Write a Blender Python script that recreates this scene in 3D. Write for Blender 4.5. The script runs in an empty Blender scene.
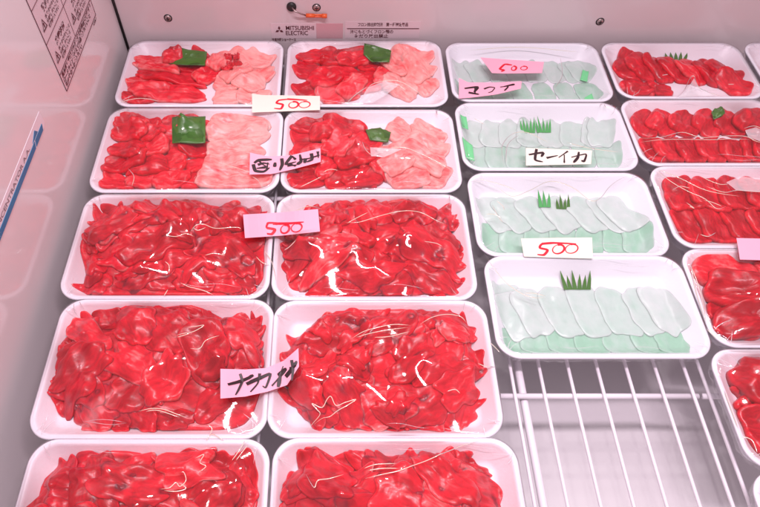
import bpy, math, random
import numpy as np
from mathutils import Vector

# ---------------------------------------------------------------- camera, light, exposure
S = bpy.context.scene
COL = S.collection
F_PX, PX, PY, H0 = 620.0, 335.0, 253.0, 0.5
TH = math.radians(54.618)
cam = bpy.data.cameras.new('camera'); co = bpy.data.objects.new('camera', cam); COL.objects.link(co)
co.location = (0, 0, H0); co.rotation_euler = (math.radians(90) - TH, 0, 0)
cam.sensor_width = 36; cam.lens = F_PX / 760 * 36; cam.shift_x = (380 - PX) / 760
cam.clip_start = 0.01; cam.clip_end = 50
S.camera = co
W = bpy.data.worlds.new('World'); S.world = W; W.use_nodes = True
bg = W.node_tree.nodes['Background']; bg.inputs[0].default_value = (1.0, .88, .93, 1); bg.inputs[1].default_value = 0.50
S.view_settings.view_transform = 'Standard'; S.view_settings.look = 'None'
S.view_settings.exposure = 0.12; S.view_settings.gamma = 1.0

def area(name, loc, target, sx, sy, power, col, shape='RECTANGLE'):
    l = bpy.data.lights.new(name, 'AREA'); l.shape = shape; l.size = sx; l.size_y = sy
    l.energy = power; l.color = col
    o = bpy.data.objects.new(name, l); COL.objects.link(o); o.location = loc
    o.rotation_euler = (Vector(target) - Vector(loc)).to_track_quat('-Z', 'Y').to_euler()
    return o
area('display_tube_lamp', (.10, .16, 1.0), (.12, .32, 0), 0.62, .035, 8.6, (1.0, .84, .95))
area('ceiling_strip_lamp', (.04, 1.46, 1.95), (.1, .4, 0), .03, .18, 4, (1.0, .92, .94))
for i, (x, y, z) in enumerate([(-.35, 1.15, 1.9), (.35, 1.9, 2.0), (.1, .65, 2.1), (-.7, .5, 2.0)]):
    area('ceiling_spot_lamp', (x, y, z), (.1, .4, 0), .06, .06, 3.2, (1.0, .90, .92), 'DISK')

def at(x, y, z=0.0):                       # a point of the photograph (760 wide) on the level z
    t = (y - PY) / F_PX; s = math.sin(TH); c = math.cos(TH)
    k = (H0 - z) / (s + c * t)
    return ((x - PX) / F_PX * k, k * (c - s * t), z)

# ---------------------------------------------------------------- materials
def newmat(name):
    m = bpy.data.materials.new(name); m.use_nodes = True
    return m, m.node_tree, m.node_tree.nodes['Principled BSDF']
def N(nt, typ, **kw):
    n = nt.nodes.new(typ)
    for k, v in kw.items():
        if hasattr(n, k): setattr(n, k, v)
        else: n.inputs[k].default_value = v
    return n
def plain(name, col, rough=.5, metal=0, bump=0, bscale=40, spec=.5, var=0.0):
    m, nt, p = newmat(name); L = nt.links
    p.inputs['Base Color'].default_value = (*col, 1); p.inputs['Roughness'].default_value = rough
    p.inputs['Metallic'].default_value = metal; p.inputs['Specular IOR Level'].default_value = spec
    if bump or var:
        tc = N(nt, 'ShaderNodeTexCoord'); nz = N(nt, 'ShaderNodeTexNoise'); nz.inputs['Scale'].default_value = bscale
        nz.inputs['Detail'].default_value = 5
        L.new(tc.outputs['Object'], nz.inputs['Vector'])
        if bump:
            b = N(nt, 'ShaderNodeBump'); b.inputs['Strength'].default_value = bump; b.inputs['Distance'].default_value = .001
            L.new(nz.outputs[0], b.inputs['Height']); L.new(b.outputs[0], p.inputs['Normal'])
        if var:
            mx = N(nt, 'ShaderNodeMix', data_type='RGBA')
            mx.inputs[6].default_value = (*[c * (1 - var) for c in col], 1); mx.inputs[7].default_value = (*[min(1, c * (1 + var)) for c in col], 1)
            n2 = N(nt, 'ShaderNodeTexNoise'); n2.inputs['Scale'].default_value = bscale * .3; n2.inputs['Detail'].default_value = 6
            L.new(tc.outputs['Object'], n2.inputs['Vector']); L.new(n2.outputs[0], mx.inputs[0]); L.new(mx.outputs[2], p.inputs['Base Color'])
    return m

M = {}
M['foam'] = plain('white_foam', (.78, .745, .80), .40, bump=.16, bscale=420)
M['foam'].node_tree.nodes['Principled BSDF'].inputs['Subsurface Weight'].default_value = .15
M['foam'].node_tree.nodes['Principled BSDF'].inputs['Subsurface Radius'].default_value = (.006, .005, .005)
M['panel'] = plain('painted_panel', (.70, .63, .64), .10, bump=.03, bscale=14, var=.05)
M['back'] = plain('painted_back_panel', (.62, .52, .53), .16, bump=.03, bscale=20, var=.05)
M['floor'] = plain('galvanised_floor', (.74, .70, .72), .35, bump=.05, bscale=30, var=.06)
M['wire'] = plain('white_coated_wire', (.80, .74, .79), .3, bump=.05, bscale=200)
M['pink_paper'] = plain('pink_paper', (.90, .41, .53), .7, bump=.12, bscale=300, var=.03)
M['cream_paper'] = plain('cream_paper', (.84, .76, .66), .7, bump=.12, bscale=300, var=.03)
M['red_ink'] = plain('red_marker_ink', (.72, .008, .03), .45)
M['black_ink'] = plain('black_marker_ink', (.025, .006, .010), .45)
M['print_ink'] = plain('dark_print_ink', (.10, .02, .03), .5)
M['grey_ink'] = plain('grey_print_ink', (.25, .18, .2), .5)
M['label_film'] = plain('pale_label_film', (.66, .52, .55), .3)
M['label_pink'] = plain('pink_label_strip', (.58, .33, .36), .3)
M['blue'] = plain('blue_stripe_print', (.01, .17, .33), .35)
M['pale_stripe'] = plain('pale_stripe_film', (.74, .66, .70), .3)
M['dark_rubber'] = plain('dark_rubber', (.015, .012, .012), .4)
M['orange'] = plain('orange_connector', (.75, .12, .03), .35)
M['metal'] = plain('screw_metal', (.45, .35, .34), .3, metal=.8)
M['leaf'] = plain('green_plastic_leaf', (.045, .15, .010), .32, bump=.1, bscale=200, var=.25)
M['grass'] = plain('bright_plastic_grass', (.06, .34, .08), .35, var=.2, bscale=200)
M['mint'] = plain('mint_plastic_chip', (.16, .62, .26), .35)

def meat_material(name, deep, mid, pale, rough=.33, squid=False):
    m, nt, p = newmat(name); L = nt.links
    uv = N(nt, 'ShaderNodeAttribute', attribute_name='fibre'); tn = N(nt, 'ShaderNodeAttribute', attribute_name='tint')
    mp = N(nt, 'ShaderNodeMapping'); mp.inputs['Scale'].default_value = (60, 380, 1.0) if not squid else (60, 120, 1)
    wn = N(nt, 'ShaderNodeTexNoise'); wn.inputs['Scale'].default_value = 90; wn.inputs['Detail'].default_value = 2
    L.new(uv.outputs['Vector'], wn.inputs['Vector'])
    vm = N(nt, 'ShaderNodeVectorMath', operation='MULTIPLY_ADD'); vm.inputs[1].default_value = (.010, .010, 0)
    L.new(wn.outputs['Color'], vm.inputs[0]); L.new(uv.outputs['Vector'], vm.inputs[2])
    L.new(vm.outputs[0], mp.inputs['Vector'])
    fb = N(nt, 'ShaderNodeTexNoise'); fb.inputs['Scale'].default_value = 1.0; fb.inputs['Detail'].default_value = 4
    L.new(mp.outputs[0], fb.inputs['Vector'])
    bl = N(nt, 'ShaderNodeTexNoise'); bl.inputs['Scale'].default_value = 75; bl.inputs['Detail'].default_value = 4
    L.new(uv.outputs['Vector'], bl.inputs['Vector'])
    # factor = tint + fibres + blotches
    a = N(nt, 'ShaderNodeMath', operation='MULTIPLY_ADD'); a.inputs[1].default_value = .75 if not squid else .5; L.new(fb.outputs[0], a.inputs[0])
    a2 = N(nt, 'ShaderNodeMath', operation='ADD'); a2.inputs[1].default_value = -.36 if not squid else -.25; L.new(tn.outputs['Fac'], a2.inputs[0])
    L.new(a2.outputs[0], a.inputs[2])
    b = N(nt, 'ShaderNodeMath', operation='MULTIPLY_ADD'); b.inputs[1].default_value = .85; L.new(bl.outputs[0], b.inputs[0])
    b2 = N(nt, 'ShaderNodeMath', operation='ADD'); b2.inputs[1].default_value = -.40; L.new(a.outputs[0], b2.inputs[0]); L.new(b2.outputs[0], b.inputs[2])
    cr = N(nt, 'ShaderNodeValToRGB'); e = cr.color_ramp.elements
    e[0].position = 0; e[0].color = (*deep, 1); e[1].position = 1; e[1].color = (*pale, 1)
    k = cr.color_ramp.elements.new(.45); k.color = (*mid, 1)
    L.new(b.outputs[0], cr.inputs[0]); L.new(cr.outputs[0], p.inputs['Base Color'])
    bp = N(nt, 'ShaderNodeBump'); bp.inputs['Strength'].default_value = .25; bp.inputs['Distance'].default_value = .0007
    L.new(fb.outputs[0], bp.inputs['Height'])
    bp2 = N(nt, 'ShaderNodeBump'); bp2.inputs['Strength'].default_value = .16; bp2.inputs['Distance'].default_value = .0016
    n3 = N(nt, 'ShaderNodeTexNoise'); n3.inputs['Scale'].default_value = 190; n3.inputs['Detail'].default_value = 3
    L.new(uv.outputs['Vector'], n3.inputs['Vector']); L.new(n3.outputs[0], bp2.inputs['Height']); L.new(bp.outputs[0], bp2.inputs['Normal'])
    L.new(bp2.outputs[0], p.inputs['Normal'])
    p.inputs['Roughness'].default_value = rough
    p.inputs['Subsurface Weight'].default_value = .75 if not squid else .7
    p.inputs['Subsurface Radius'].default_value = (1, .10, .09) if not squid else (1, .95, .95)
    p.inputs['Subsurface Scale'].default_value = .0060 if not squid else .004
    p.inputs['Specular IOR Level'].default_value = .42
    p.inputs['Coat Weight'].default_value = .05; p.inputs['Coat Roughness'].default_value = .08
    return m
M['tuna'] = meat_material('tuna_flesh', (.39, .0009, .009), (.77, .013, .034), (.93, .42, .39))
M['squid'] = meat_material('squid_flesh', (.33, .54, .41), (.47, .59, .53), (.58, .63, .61), .25, True)

def film_material(name, haze=.02, refl=1.0, bump=.25, col=(.92, .90, .94)):
    m = bpy.data.materials.new(name); m.use_nodes = True; nt = m.node_tree; nt.nodes.clear(); L = nt.links
    out = N(nt, 'ShaderNodeOutputMaterial'); tr = N(nt, 'ShaderNodeBsdfTransparent'); gl = N(nt, 'ShaderNodeBsdfGlossy')
    gl.inputs['Roughness'].default_value = .045; gl.inputs['Color'].default_value = (1, 1, 1, 1)
    df = N(nt, 'ShaderNodeBsdfDiffuse'); df.inputs['Color'].default_value = (*col, 1)
    fr = N(nt, 'ShaderNodeFresnel'); fr.inputs['IOR'].default_value = 1.5
    mu = N(nt, 'ShaderNodeMath', operation='MULTIPLY_ADD'); mu.inputs[1].default_value = refl; mu.inputs[2].default_value = .01
    L.new(fr.outputs[0], mu.inputs[0])
    tc = N(nt, 'ShaderNodeTexCoord'); nz = N(nt, 'ShaderNodeTexNoise'); nz.inputs['Scale'].default_value = 42; nz.inputs['Detail'].default_value = 3
    nz.inputs['Distortion'].default_value = 1.2
    L.new(tc.outputs['Object'], nz.inputs['Vector'])
    bp = N(nt, 'ShaderNodeBump'); bp.inputs['Strength'].default_value = bump; bp.inputs['Distance'].default_value = .0015
    L.new(nz.outputs[0], bp.inputs['Height'])
    L.new(bp.outputs[0], gl.inputs['Normal']); L.new(bp.outputs[0], fr.inputs['Normal'])
    m1 = N(nt, 'ShaderNodeMixShader'); m1.inputs[0].default_value = haze; L.new(tr.outputs[0], m1.inputs[1]); L.new(df.outputs[0], m1.inputs[2])
    m2 = N(nt, 'ShaderNodeMixShader'); L.new(mu.outputs[0], m2.inputs[0]); L.new(m1.outputs[0], m2.inputs[1]); L.new(gl.outputs[0], m2.inputs[2])
    L.new(m2.outputs[0], out.inputs['Surface'])
    return m
M['film'] = film_material('clear_plastic_film', .006, .62, .08)
M['crease'] = film_material('creased_film_painted_glint', .62, 3.0, .1, (1, .90, .68))  # cream diffuse colour paints the warm glints along the film creases
M['flap'] = film_material('folded_plastic_film', .36, 1.3, .35)

# ---------------------------------------------------------------- helpers
def mesh_obj(name, V, Fc, mat, parent=None, smooth=True, loc=None, attrs=None, mats=None, fmat=None):
    me = bpy.data.meshes.new(name)
    me.from_pydata([tuple(map(float, v)) for v in V], [], Fc)
    for mm in (mats or [mat]): me.materials.append(mm)
    if fmat is not None: me.polygons.foreach_set('material_index', fmat)
    if smooth: me.polygons.foreach_set('use_smooth', [True] * len(Fc))
    if attrs:
        fv, tv = attrs
        a = me.attributes.new('fibre', 'FLOAT_VECTOR', 'POINT'); a.data.foreach_set('vector', np.asarray(fv, dtype=np.float32).ravel())
        b = me.attributes.new('tint', 'FLOAT', 'POINT'); b.data.foreach_set('value', np.asarray(tv, dtype=np.float32))
    me.update()
    o = bpy.data.objects.new(name, me); COL.objects.link(o)
    if parent: o.parent = parent
    if loc: o.location = loc
    return o
def tag(o, label, cat, group=None, kind=None):
    o['label'] = label; o['category'] = cat
    if len(label.split()) > 16: print('LONG', label)
    if group: o['group'] = group
    if kind: o['kind'] = kind
    return o
def empty(name, loc=(0, 0, 0), rz=0):
    o = bpy.data.objects.new(name, None); COL.objects.link(o); o.location = loc; o.rotation_euler = (0, 0, rz); o.empty_display_size = .02
    return o
class MB:
    def __init__(s): s.V = []; s.F = []
    def add(s, V, Fc):
        n = len(s.V); s.V += [tuple(v) for v in V]; s.F += [tuple(i + n for i in f) for f in Fc]
    def box(s, x0, x1, y0, y1, z0, z1):
        V = [(x, y, z) for x in (x0, x1) for y in (y0, y1) for z in (z0, z1)]
        s.add(V, [(0, 1, 3, 2), (4, 6, 7, 5), (0, 4, 5, 1), (2, 3, 7, 6), (0, 2, 6, 4), (1, 5, 7, 3)])
    def tube(s, pts, r, n=8, flat=1.0, taper=False):
        pts = [Vector(p) for p in pts]; V = []; Fc = []
        for i, p in enumerate(pts):
            d = (pts[min(i + 1, len(pts) - 1)] - pts[max(i - 1, 0)]).normalized()
            up = Vector((0, 0, 1)) if abs(d.z) < .9 else Vector((0, 1, 0))
            a = d.cross(up).normalized(); b = a.cross(d)
            rr = r
            if taper:
                q = i / (len(pts) - 1); rr = r * (max(.12, min(1, 5 * q, 5 * (1 - q))))
            for k in range(n):
                t = 2 * math.pi * k / n; V.append(p + a * (rr * math.cos(t)) + b * (rr * flat * math.sin(t)))
        for i in range(len(pts) - 1):
            for k in range(n):
                Fc.append((i * n + k, i * n + (k + 1) % n, (i + 1) * n + (k + 1) % n, (i + 1) * n + k))
        Fc.append(tuple(range(n))[::-1]); Fc.append(tuple((len(pts) - 1) * n + k for k in range(n)))
        s.add(V, Fc)
    def build(s, name, mat, parent=None, smooth=False): return mesh_obj(name, s.V, s.F, mat, parent, smooth)

def ccw(P):
    return P if sum(P[i][0] * P[(i + 1) % len(P)][1] - P[(i + 1) % len(P)][0] * P[i][1] for i in range(len(P))) > 0 else P[::-1]
class Noise:                               # smooth random field, about -1..1
    def __init__(s, seed, scale, octv=3):
        r = np.random.RandomState(seed); s.w = []
        for o in range(octv):
            for k in range(5):
                a = r.uniform(0, 2 * math.pi); f = 2 * math.pi / scale * (1.9 ** o) * r.uniform(.7, 1.3)
                s.w.append((f * math.cos(a), f * math.sin(a), r.uniform(0, 6.28), .36 * (.55 ** o)))
    def __call__(s, x, y):
        z = 0
        for i, (fx, fy, p, a) in enumerate(s.w):
            z = z + a * np.sin(fx * x + fy * y + p + 1.1 * np.sin(fy * .7 * x - fx * .6 * y + p * 2))
        return z

def rrect(hw, hd, r, n=14):                # rounded rectangle outline, counter-clockwise
    P = []
    for cx, cy, a0 in ((hw - r, hd - r, 0), (-hw + r, hd - r, 90), (-hw + r, -hd + r, 180), (hw - r, -hd + r, 270)):
        for k in range(n + 1):
            a = math.radians(a0 + 90 * k / n); P.append((cx + r * math.cos(a), cy + r * math.sin(a)))
    Q = []                                 # extra points on the straight runs
    for i in range(len(P)):
        p, q = P[i], P[(i + 1) % len(P)]; m = (24, 14)[(i // (n + 1)) % 2 == 1] if (i + 1) % (n + 1) == 0 else 1   # the same count on every ring
        for k in range(m): Q.append((p[0] + (q[0] - p[0]) * k / m, p[1] + (q[1] - p[1]) * k / m))
    return Q
def loft(rings, close=True):
    n = len(rings[0]); V = [v for r in rings for v in r]; Fc = []
    for i in range(len(rings) - 1):
        for k in range(n): Fc.append((i * n + k, i * n + (k + 1) % n, (i + 1) * n + (k + 1) % n, (i + 1) * n + k))
    if close: Fc.append(tuple((len(rings) - 1) * n + k for k in range(n)))
    return V, Fc

G = .001                                   # height grid step
class Tray:
    all = []
    def __init__(s, box, label, seed, r=.021, z=0.0, rot=0.0, depth=.0175):
        xl, xr, yt, yb = box               # photo rectangle: left, right at the middle height, top, bottom
        ym = (yt + yb) / 2
        a = at(xl, ym); b = at(xr, ym); t = at(0, yt)[1]; q = at(0, yb)[1]
        s.cx = (a[0] + b[0]) / 2; s.cy = (t + q) / 2; s.hw = (b[0] - a[0]) / 2 - .0002; s.hd = (t - q) / 2 - .0001
        s.z = z; s.r = r; s.depth = depth; DEPTH = depth; s.rng = random.Random(seed); s.seed = seed; s.rot = rot

        s.root = empty('foam_tray', (s.cx, s.cy, z), rot); tag(s.root, label, 'food tray', 'wrapped foam trays in the freezer')
        def ring(inset, zz):
            return [(x, y, zz) for x, y in rrect(s.hw - inset, s.hd - inset, max(.004, r - inset * .75))]
        R = [ring(.0125, -.0225), ring(.011, -.0212), ring(.0015, -.0035), ring(.0002, -.0022), ring(0, -.0010), ring(.0006, -.0001), ring(.0016, .0002),
             ring(.0036, .0001), ring(.0046, -.0006), ring(.0056, -.0022), ring(.0135, -DEPTH + .0030), ring(.0158, -DEPTH + .0009), ring(.0195, -DEPTH), ring(.030, -DEPTH)]
        V, Fc = loft(R); Fc.append(tuple(range(len(R[0])))[::-1])
        s.shell = mesh_obj('tray_shell', V, Fc, M['foam'], s.root)
        # height field
        s.nx = int(2 * s.hw / G) + 3; s.ny = int(2 * s.hd / G) + 3
        s.gx = (np.arange(s.nx) - (s.nx - 1) / 2) * G; s.gy = (np.arange(s.ny) - (s.ny - 1) / 2) * G
        X, Y = np.meshgrid(s.gx, s.gy, indexing='ij'); s.X, s.Y = X, Y
        rr = r; qx = np.abs(X) - (s.hw - rr); qy = np.abs(Y) - (s.hd - rr)
        s.sd = -(np.hypot(np.maximum(qx, 0), np.maximum(qy, 0)) + np.minimum(np.maximum(qx, qy), 0) - rr)   # distance inside the rim
        s.H = np.clip(-(s.sd - .0056) * (DEPTH - .005) / .0079 - .0022, -DEPTH, 0); s.H[s.sd < .0056] = 0
        s.H0 = s.H.copy()
        Tray.all.append(s)
    def local(s, px, py, z=-.006):
        x, y, _ = at(px, py, z); x -= s.cx; y -= s.cy
        c, q = math.cos(-s.rot), math.sin(-s.rot)
        return x * c - y * q, x * q + y * c
    def bil(s, A, x, y):
        i = np.clip((x - s.gx[0]) / G, 0, s.nx - 1.001); j = np.clip((y - s.gy[0]) / G, 0, s.ny - 1.001)
        a = i.astype(int); b = j.astype(int); u = i - a; v = j - b
        return A[a, b] * (1 - u) * (1 - v) + A[a + 1, b] * u * (1 - v) + A[a, b + 1] * (1 - u) * v + A[a + 1, b + 1] * u * v
    def piece(s, cx, cy, L, Wd, ang, t, tint, n=3.0, irr=.12, bump=.0008, bscale=.012, blur=3, lift=0.0, sag=.35, edge=6, tilt=0.0, build=True, margin=.0058):
        """a slice draped over what already lies in the tray"""
        rng = s.rng; sd = rng.randrange(10**6); r_ = np.random.RandomState(sd)
        ph = r_.uniform(0, 6.28, 9); am = r_.normal(0, 1, 9) * irr / (np.arange(1, 10) ** .75)
        def rad(th):
            base = (np.abs(np.cos(th)) ** n + np.abs(np.sin(th)) ** n) ** (-1 / n)
            m = 1
            for k in range(1, 9): m = m + am[k] * np.sin((k + 1) * th + ph[k])
            return base * m
        a = math.radians(ang); ca, sa = math.cos(a), math.sin(a)
        bend = r_.normal(0, 1) * irr * .8
        nz = Noise(sd, bscale); nz2 = Noise(sd + 7, .045, 2)
        Hb = s.H
        for k in range(blur):              # cheap box blurs, so that the slice bridges what is below it
            Q = np.pad(Hb, 2, mode='edge'); Hb = (Q[:-4, 2:-2] + Q[1:-3, 2:-2] + Q[2:-2, 2:-2] + Q[3:-1, 2:-2] + Q[4:, 2:-2]) / 5
            Q = np.pad(Hb, 2, mode='edge'); Hb = (Q[2:-2, :-4] + Q[2:-2, 1:-3] + Q[2:-2, 2:-2] + Q[2:-2, 3:-1] + Q[2:-2, 4:]) / 5
        Hb = np.maximum(Hb * (1 - sag * .5) + s.H * sag * .5, s.H - .0010)
        def world(u, v):
            v = v + bend * u * u / (L * .5) * 1.0
            return cx + u * ca - v * sa, cy + u * sa + v * ca
        def top(x, y, u, v, rho):
            base = s.bil(Hb, x, y)
            prof = np.clip(1 - rho ** edge, 0, 1) ** .5
            z = base + t * prof * (1 + .25 * nz2(x, y)) + bump * nz(x, y) * (.35 + .65 * prof) + tilt * v + lift
            return np.where(z > -.002, np.minimum(z, np.maximum((s.bil(s.sd, x, y) - .0065) * 1.2, -.002)), z)
        rhos = np.array([0.05, .15, .28, .42, .55, .67, .77, .85, .91, .955, .985, 1.0]); K = 56
        th = np.linspace(0, 2 * math.pi, K, endpoint=False); rr = rad(th)
        U = np.outer(rhos, rr * np.cos(th)) * L / 2; V_ = np.outer(rhos, rr * np.sin(th)) * Wd / 2
        x, y = world(U, V_)
        hw, hd = s.hw - margin, s.hd - margin
        ox = min(0, hw - r_.uniform(0, .0025) - x.max()) + max(0, -hw + r_.uniform(0, .0025) - x.min()); oy = min(0, hd - r_.uniform(0, .004) - y.max()) + max(0, -hd + r_.uniform(0, .003) - y.min())
        cx += ox; cy += oy; x = x + ox; y = y + oy
        x = np.clip(x, -hw, hw); y = np.clip(y, -hd, hd)
        z = top(x, y, U, V_, rhos[:, None])
        zb = s.bil(s.H, x[-1], y[-1]); z[-1] = np.minimum(z[-1], np.maximum(zb, z[-2] - t) + .0002)
        P = [(x[i, k], y[i, k], z[i, k]) for i in range(len(rhos)) for k in range(K)]
        Fc = [(i * K + k, (i + 1) * K + k, (i + 1) * K + (k + 1) % K, i * K + (k + 1) % K) for i in range(len(rhos) - 1) for k in range(K)]
        Fc.append(tuple(range(K)))
        prev = (len(rhos) - 1) * K; low = []      # underside, following the top
        zbase = s.bil(Hb, x, y)
        for i in (9, 6, 3, 0):
            b0 = len(P)
            for k in range(K): P.append((x[i, k], y[i, k], min(zbase[i, k], z[i, k] - .0012) - .0003)); low.append((i, k))
            Fc += [(prev + k, b0 + k, b0 + (k + 1) % K, prev + (k + 1) % K) for k in range(K)]; prev = b0
        Fc.append(tuple(prev + k for k in range(K))[::-1])
        so = r_.uniform(-40, 40)
        fib = [(float(u) , float(v), so) for u, v in zip(U.ravel(), V_.ravel())] + [(float(U[i, k]), float(V_[i, k]), so) for i, k in low]
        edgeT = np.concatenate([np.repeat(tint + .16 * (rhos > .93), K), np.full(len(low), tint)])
        # print it into the height field
        dx = s.X - cx; dy = s.Y - cy; u = dx * ca + dy * sa; v = -dx * sa + dy * ca; v = v - bend * u * u / (L * .5)
        th2 = np.arctan2(v / Wd, u / L); rho = np.hypot(2 * u / L, 2 * v / Wd) / rad(th2)
        ins = (rho < 1) & (np.abs(s.X) < hw) & (np.abs(s.Y) < hd)
        zz = top(s.X, s.Y, u, v, np.minimum(rho, 1))
        s.H = np.where(ins, np.maximum(s.H, zz), s.H)
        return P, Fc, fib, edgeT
    def slice_obj(s, name, mat, label, cat, group, *a, **k):
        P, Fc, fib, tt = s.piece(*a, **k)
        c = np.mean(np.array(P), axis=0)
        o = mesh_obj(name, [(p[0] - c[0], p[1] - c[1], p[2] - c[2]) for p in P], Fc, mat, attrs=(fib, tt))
        ca, sa = math.cos(s.rot), math.sin(s.rot)
        o.location = (s.cx + c[0] * ca - c[1] * sa, s.cy + c[0] * sa + c[1] * ca, s.z + c[2]); o.rotation_euler = (0, 0, s.rot)
        tag(o, label, cat, group); s.named = getattr(s, 'named', {}); s.named.setdefault(label, []).append((c[0], c[1], o))
        return o
    def wrap(s, clear=.0014, slack=1.0):
        """cling film: a stretched membrane that rests on the rim and on the food"""
        st = 2; Hc = s.H[::st, ::st]; sdc = s.sd[::st, ::st]
        B = s.H[:(s.nx // st) * st, :(s.ny // st) * st]
        ob = Hc + clear
        Q = np.pad(s.H, 1, mode='edge'); mxm = np.maximum.reduce([Q[i:i + s.nx, j:j + s.ny] for i in range(3) for j in range(3)])
        ob = mxm[::st, ::st] + clear
        inside = sdc > .003
        Z = np.where(inside, np.maximum(ob, .0007), .0007); ob = np.where(inside, ob, .0007)
        for it in range(500):
            A = Z.copy(); A[1:-1, 1:-1] = (Z[:-2, 1:-1] + Z[2:, 1:-1] + Z[1:-1, :-2] + Z[1:-1, 2:]) / 4
            Z = np.where(inside, np.maximum(A, ob), .0007)
        Zb = Z.copy()
        for it in range(12):
            A = Zb.copy(); A[1:-1, 1:-1] = (Zb[:-2, 1:-1] + Zb[2:, 1:-1] + Zb[1:-1, :-2] + Zb[1:-1, 2:]) / 4; Zb = A
        Zb = np.maximum(Zb + .0006, np.where(inside, ob - .0011, .0007)); Zb = np.where(inside, Zb, .0007)
        s.Z = Zb; s.st = st
        nz = Noise(s.seed + 3, .05, 2)
        out = rrect(s.hw + .00012, s.hd + .00008, s.r, 14)
        rings = []
        for q in np.concatenate([np.linspace(.04, .97, 56), [.985, 1.0]]):
            rings.append([(x * q, y * q, float(s.filmz(x * q, y * q))) for x, y in out])
        tuck = Noise(s.seed + 9, .012, 2)
        for ins, zz, w in ((-.0001, -.0006, 0), (0, -.003, .0001), (.0015, -.010, .0007), (.0050, -.017, .0012)):
            rg = rrect(s.hw - ins, s.hd - ins, s.r, 14)
            rings.append([(x + w * float(tuck(x, y)), y + w * float(tuck(y, x)), zz) for x, y in rg])
        V, Fc = loft(rings, False); Fc = [f[::-1] for f in Fc]; Fc.append(tuple(range(len(out))))
        o = mesh_obj('plastic_wrap', V, Fc, M['film'], s.root)
        o['label'] = 'clear cling film stretched over the tray'
        s.film = o
    def filmz(s, x, y):
        if not hasattr(s, 'Z'): return 0.001
        i = min(max((x - s.gx[0]) / (G * s.st), 0), s.Z.shape[0] - 1.001); j = min(max((y - s.gy[0]) / (G * s.st), 0), s.Z.shape[1] - 1.001)
        a, b = int(i), int(j); u, v = i - a, j - b; Z = s.Z
        return Z[a, b] * (1 - u) * (1 - v) + Z[a + 1, b] * u * (1 - v) + Z[a, b + 1] * (1 - u) * v + Z[a + 1, b + 1] * u * v
    def film_at(s, px, py):                # photo point -> local point on the film
        z = 0.002
        for k in range(4):
            x, y = s.local(px, py, z + s.z); z = float(s.filmz(x, y))
        return x, y, z
    def creases(s, lines, r=.00035):
        for ln in lines:
            mb = MB(); pts = [s.film_at(*p) for p in ln]; C = []
            for i in range(len(pts) - 1):  # catmull-rom
                p0 = pts[max(i - 1, 0)]; p1 = pts[i]; p2 = pts[i + 1]; p3 = pts[min(i + 2, len(pts) - 1)]
                m = 6
                for k in range(m):
                    t = k / m
                    c = [.5 * (2 * p1[d] + (p2[d] - p0[d]) * t + (2 * p0[d] - 5 * p1[d] + 4 * p2[d] - p3[d]) * t * t + (3 * p1[d] - p0[d] - 3 * p2[d] + p3[d]) * t ** 3) for d in (0, 1)]
                    C.append((c[0], c[1], float(s.filmz(*c)) + .0003))
            C.append((pts[-1][0], pts[-1][1], pts[-1][2] + .0003))
            mb.tube(C, r, 6, .9, True); mb.build('film_crease', M['crease'], s.film, True)
    def flap(s, poly, h=.0016):            # a doubled, puckered piece of film: photo polygon
        pts = ccw([s.film_at(*p) for p in poly]); n = len(pts)
        cx = sum(p[0] for p in pts) / n; cy = sum(p[1] for p in pts) / n
        P = []
        for i in range(n):
            p, q = pts[i], pts[(i + 1) % n]
            for k in range(5): P.append((p[0] + (q[0] - p[0]) * k / 5, p[1] + (q[1] - p[1]) * k / 5))
        nz = Noise(s.seed + 77, .010, 2); rings = []
        for q in (1.0, .93, .8, .6, .4, .2, .03):
            rings.append([(cx + (x - cx) * q, cy + (y - cy) * q, float(s.filmz(cx + (x - cx) * q, cy + (y - cy) * q)) + .0004 + h * (1 - q ** 6) * (.6 + .5 * float(nz(x * q, y * q)))) for x, y in P])
        V, Fc = loft(rings, True)
        mesh_obj('film_flap', V, Fc, M['flap'], s.film)

# ---------------------------------------------------------------- the freezer
FZ = empty('display_freezer', (.1, .3, -.12))
tag(FZ, 'pinkish white open display freezer with glossy side wall holding all the trays', 'freezer')
WX, BY = -.2785, .7065
off = Vector((-.1, -.3, .12))
def fz(mb, name, mat, smooth=False):
    o = mb.build(name, mat, FZ, smooth); o.location = off; return o
m = MB(); m.box(WX - .03, WX, -.35, BY + .03, -.12, .30); lw = fz(m, 'side_wall', M['panel'])
m = MB(); m.box(WX, 1.2, BY, BY + .03, -.12, .30); bw = fz(m, 'back_wall', M['back'])
m = MB(); m.box(WX, 1.2, BY - .020, BY, .090, .105); fz(m, 'ledge', M['back'])
m = MB(); m.box(1.17, 1.2, -.35, BY, -.12, .30); fz(m, 'side_wall', M['panel'])
m = MB(); m.box(WX - .03, 1.2, -.35, BY + .03, -.125, -.12); fl = fz(m, 'floor_panel', M['floor'])
def cove(pts_at, name):                    # rounded inner corner
    pass
# corner gasket between side and back wall
m = MB(); m.tube([(WX + .001, BY - .001, -.10), (WX + .001, BY - .001, .30)], .0022, 8); fz(m, 'corner_seal', M['dark_rubber'], True)

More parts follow.
